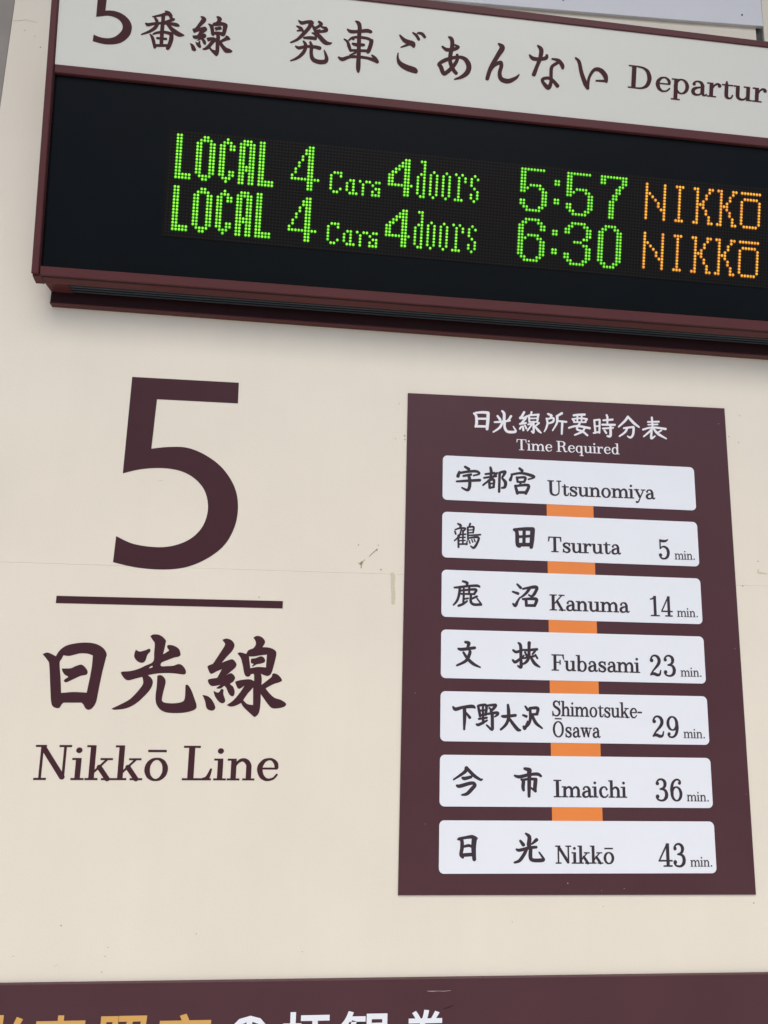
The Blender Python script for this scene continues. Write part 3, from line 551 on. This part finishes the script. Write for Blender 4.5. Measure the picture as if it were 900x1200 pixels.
# display window with the LED matrix
win = prism('display_window', quad(eBotT, eMidB, xi(-.07)+.0004, UR), -0.016, -0.006, MT['glass'], board)
PT = 0.005
mx = prism('led_matrix', [(-3.0*PT, -31.5*PT), (UR-.04, -31.5*PT), (UR-.04, 1.6*PT), (-3.0*PT, 1.6*PT)], -0.0058, -0.0054, MT['matrix'], board)
NC = 240; NR = 32
def bm(rows): return [r for r in rows.split('/')]
def rep(r, n): return '/'.join([r]*n)
LET = {
 'L': bm(rep('XX...', 12)+'/XXXXX/XXXXX'),
 'O': bm('..XX../.XXXX./'+rep('XX..XX', 10)+'/.XXXX./..XX..'),
 'C': bm('..X../.XXX./XX.XX/XX.XX/'+rep('XX...', 6)+'/XX.XX/XX.XX/.XXX./..X..'),
 'A': bm('.XXX./XXXXX/'+rep('XX.XX', 6)+'/XXXXX/XXXXX/'+rep('XX.XX', 4)),
 '4b': bm('.....XX../....XXX../....XXX../...X.XX../...X.XX../..X..XX../..X..XX../.X...XX../.X...XX../X....XX../XXXXXXXXX/.....XX../.....XX../.....XX..'),
 'Cs': bm('.XXX/X..X/X.../X.../X.../X..X/.XX.'), 'a': bm('.XX./X.X./X.X./X.X./.XXX'), 'r': bm('X.XX/.X../.X../.X../.X..'), 's': bm('.XX/X../.XX/X.X/XXX'),
 '4s': bm('.....XX./....XXX./...XXXX./..XX.XX./.XX..XX./XX...XX./XX...XX./XX...XX./XXXXXXXX/.....XX./.....XX./.....XX.'),
 'd': bm('.XX/..X/..X/..X/.XX/'+rep('X.X', 6)+'/.XX'), 'o': bm('.X./'+rep('X.X', 7)+'/.X.'),
 'R': bm('X.X./.X.X/.X.X/.X../.X../.X../.X../.X../XXX.'), 'S': bm('.X./X.X/X../X../.X./..X/X.X/X.X/.X.'),
 '5': bm('XXXXXXXX./XX......./XX......./XX......./XX......./XX.XXXX../XXX...XX./XX.....XX/.......XX/.......XX/XX.....XX/XX.....XX/.XX...XX./..XXXXX..'),
 ':': bm('XX/XX/../../../../XX/XX'),
 '7': bm('XXXXXXXXX/XX.....XX/XX.....XX/......XX./.....XX../.....XX../....XX.../....XX.../'+rep('...XX....', 6)),
 '6': bm('..XXXXX../.XX...XX./XX.....XX/XX.....XX/XX......./XX.XXXX../XXX...XX./'+rep('XX.....XX', 5)+'/.XX...XX./..XXXXX..'),
 '3': bm('..XXXXX../.XX...XX./XX.....XX/XX.....XX/.......XX/......XX./...XXX.../......XX./.......XX/.......XX/XX.....XX/XX.....XX/.XX...XX./..XXXXX..'),
 '0': bm('..XXXX../.XX..XX./'+rep('XX....XX', 10)+'/.XX..XX./..XXXX..'),
 'N': bm('X.....X/X.....X/X.....X/XX....X/X.X...X/X..X..X/X...X.X/X...X.X/X....XX/X.....X/X.....X/X.....X'),
 'I': bm('XXX/'+rep('.X.', 10)+'/XXX'),
 'K': bm('XX...XX/.X...X./.X..X../.X..X../.X.X.../.XXX.../.X.X.../.X..X../.X..X../.X...X./.X...X./XX...XX'),
 'Ob': bm('XXXXXXX/......./.XXXXX./'+rep('X.....X', 8)+'/.XXXXX.'),
}
ROWS = [
 (0, [('local', 'word LOCAL in green diodes', [('L', 0, 0), ('O', 6, 0), ('C', 13, 0), ('A', 19, 0), ('L', 25, 0)], 'g'),
      ('cars', 'words 4 Cars 4doors in green diodes', [('4b', 35, 0), ('Cs', 47, 7), ('a', 52, 9), ('r', 56, 9), ('s', 60, 9), ('4s', 65, 1), ('d', 74, 1), ('o', 78, 4), ('o', 82, 4), ('R', 86, 4), ('S', 91, 4)], 'g'),
      ('time', 'departure time 5:57 in green diodes', [('5', 107, 0), (':', 118, 3), ('5', 122, 0), ('7', 133, 0)], 'g'),
      ('dest', 'upper destination NIKKO in amber diodes', [('N', 148, 1), ('I', 158, 1), ('K', 164, 1), ('K', 172, 1), ('Ob', 180, 1)], 'a')]),
 (16, [('local', 'word LOCAL in green diodes', [('L', 0, 0), ('O', 6, 0), ('C', 13, 0), ('A', 19, 0), ('L', 25, 0)], 'g'),
      ('cars', 'words 4 Cars 4doors in green diodes', [('4b', 35, 0), ('Cs', 47, 7), ('a', 52, 9), ('r', 56, 9), ('s', 60, 9), ('4s', 65, 1), ('d', 74, 1), ('o', 78, 4), ('o', 82, 4), ('R', 86, 4), ('S', 91, 4)], 'g'),
      ('time', 'departure time 6:30 in green diodes', [('6', 107, 0), (':', 118, 3), ('3', 122, 0), ('0', 133, 0)], 'g'),
      ('dest', 'lower destination NIKKO in amber diodes', [('N', 148, 1), ('I', 158, 1), ('K', 164, 1), ('K', 172, 1), ('Ob', 180, 1)], 'a')]),
]
def diode(V, F, MI, x, y, r, base, mi_core, mi_rim, core=0.62, dy=1.08):
    b = len(V); k = 8
    for rr, n in ((r, base), (r*core, base+0.0006)):
        for i in range(k):
            a = 2*math.pi*(i+.5)/k; V.append((x+rr*math.cos(a), y+rr*math.sin(a)*dy, n))
    V.append((x, y, base+0.0010))
    for i in range(k):
        j = (i+1) % k
        F.append((b+i, b+j, b+k+j, b+k+i)); MI.append(mi_rim)
        F.append((b+k+i, b+k+j, b+2*k)); MI.append(mi_core)
lit = set()
for r0, words in ROWS:
    for nm, lab, chars, colr in words:
        V, F, MI = [], [], []
        for key, c0, rr in chars:
            for j, row in enumerate(LET[key]):
                for i, ch in enumerate(row):
                    if ch == 'X':
                        c, r = c0+i, r0+rr+j; lit.add((c, r))
                        mi = 0 if random.random() < (.1 if nm == 'time' else .72) else 2
                        diode(V, F, MI, c*PT, -r*PT, PT*(.51 if colr == 'g' else .56), -0.0052, mi, 1, .66 if colr == 'g' else .66)
        ms = [MT['green'], MT['green_rim'], MT['green2']] if colr == 'g' else [MT['amber'], MT['amber_rim'], MT['amber2']]
        o = link('lit_diodes', V, F, None, mx, ms, MI); tag(o, lab, kind='stuff')
V, F = [], []
for c in range(-2, NC):
    for r in range(-1, NR):
        if (c, r) in lit: continue
        b = len(V); x, y = c*PT, -r*PT; q = PT*.34
        for i in range(6):
            a = math.pi*(i+.5)/3; V.append((x+q*math.cos(a), y+q*math.sin(a), -0.0050))
        F.append(tuple(range(b, b+6)))
tag(link('unlit_diodes', V, F, MT['diode_off'], mx), kind='stuff')

# case: underside, louvres and the lower beam (world-aligned depth profile, run along the board)
def profile(name, pts, u0, u1, m, parent=board):
    """pts: (depth back from the bottom front edge, height above it) in metres, level with the wall; extruded along the board"""
    V = []; F = []; k = len(pts)
    inv = SIGN_FRAME.inverted()
    for u in (u0, u1):
        base = SIGN_FRAME @ Vector((u, eBotB(u), 0))
        for d, h_ in pts: V.append(tuple(inv @ (base+Vector((0, d, h_)))))
    for i in range(k):
        j = (i+1) % k; F.append((i, j, k+j, k+i))
    F.append(tuple(range(k-1, -1, -1))); F.append(tuple(range(k, 2*k)))
    return link(name, V, F, m, parent)
ub = xi(-.23)
UC = ub+0.0015
profile('case_side', [(0.004, 0.000), (0.0185, -0.0045), (0.020, 0.02), (0.004, 0.02)], xo(vb)+.0003, UC, MT['frame'])
profile('lip_seam', [(0.0030, 0.0004), (0.0056, -0.0003), (0.0056, .01), (0.003, .01)], UC+.0004, UR, MT['frame_dark'])
profile('underside_lip', [(0.0057, 0.0000), (0.0165, -0.0042), (0.0165, 0.01), (0.0057, 0.01)], UC+.0005, UR, MT['frame'])
gr0 = UC+0.034
profile('underside_panel', [(0.0168, -0.0036), (0.044, -0.0040), (0.044, 0.012), (0.0168, 0.012)], UC+.001, gr0, MT['frame'])
profile('vent_cavity', [(0.0168, 0.0030), (0.044, 0.0020), (0.044, 0.012), (0.0168, 0.012)], gr0+.0002, UR, MT['cavity'])
for a in (0.0205, 0.0285, 0.0365):
    tag(profile('vent_slat', [(a, -0.0038), (a+0.0032, -0.0040), (a+0.0032, -0.0030), (a, -0.0028)], gr0+.0005, UR, MT['slat']))
tag(profile('beam_face', [(0.0442, 0.012), (0.0442, -0.0195), (0.0450, -0.0195), (0.0450, 0.012)], UC+.0012, UR, MT['frame_dark']), 'dark maroon inner strip above the lower lip')  # thin sheet over the beam front, darker maroon than the frame
profile('lower_beam', [(0.0452, 0.012), (0.0452, -0.0200), (0.0440, -0.0212), (0.0440, -0.0225), (0.0600, -0.0240), (0.085, -0.0240), (0.085, 0.012)], UC+.0002, UR, MT['frame'])
profile('back_case', [(0.024, 0.012), (0.075, 0.012), (0.075, 0.44), (-0.03, 0.44), (-0.0, 0.3)], UC+.001, UR-.002, MT['frame'])
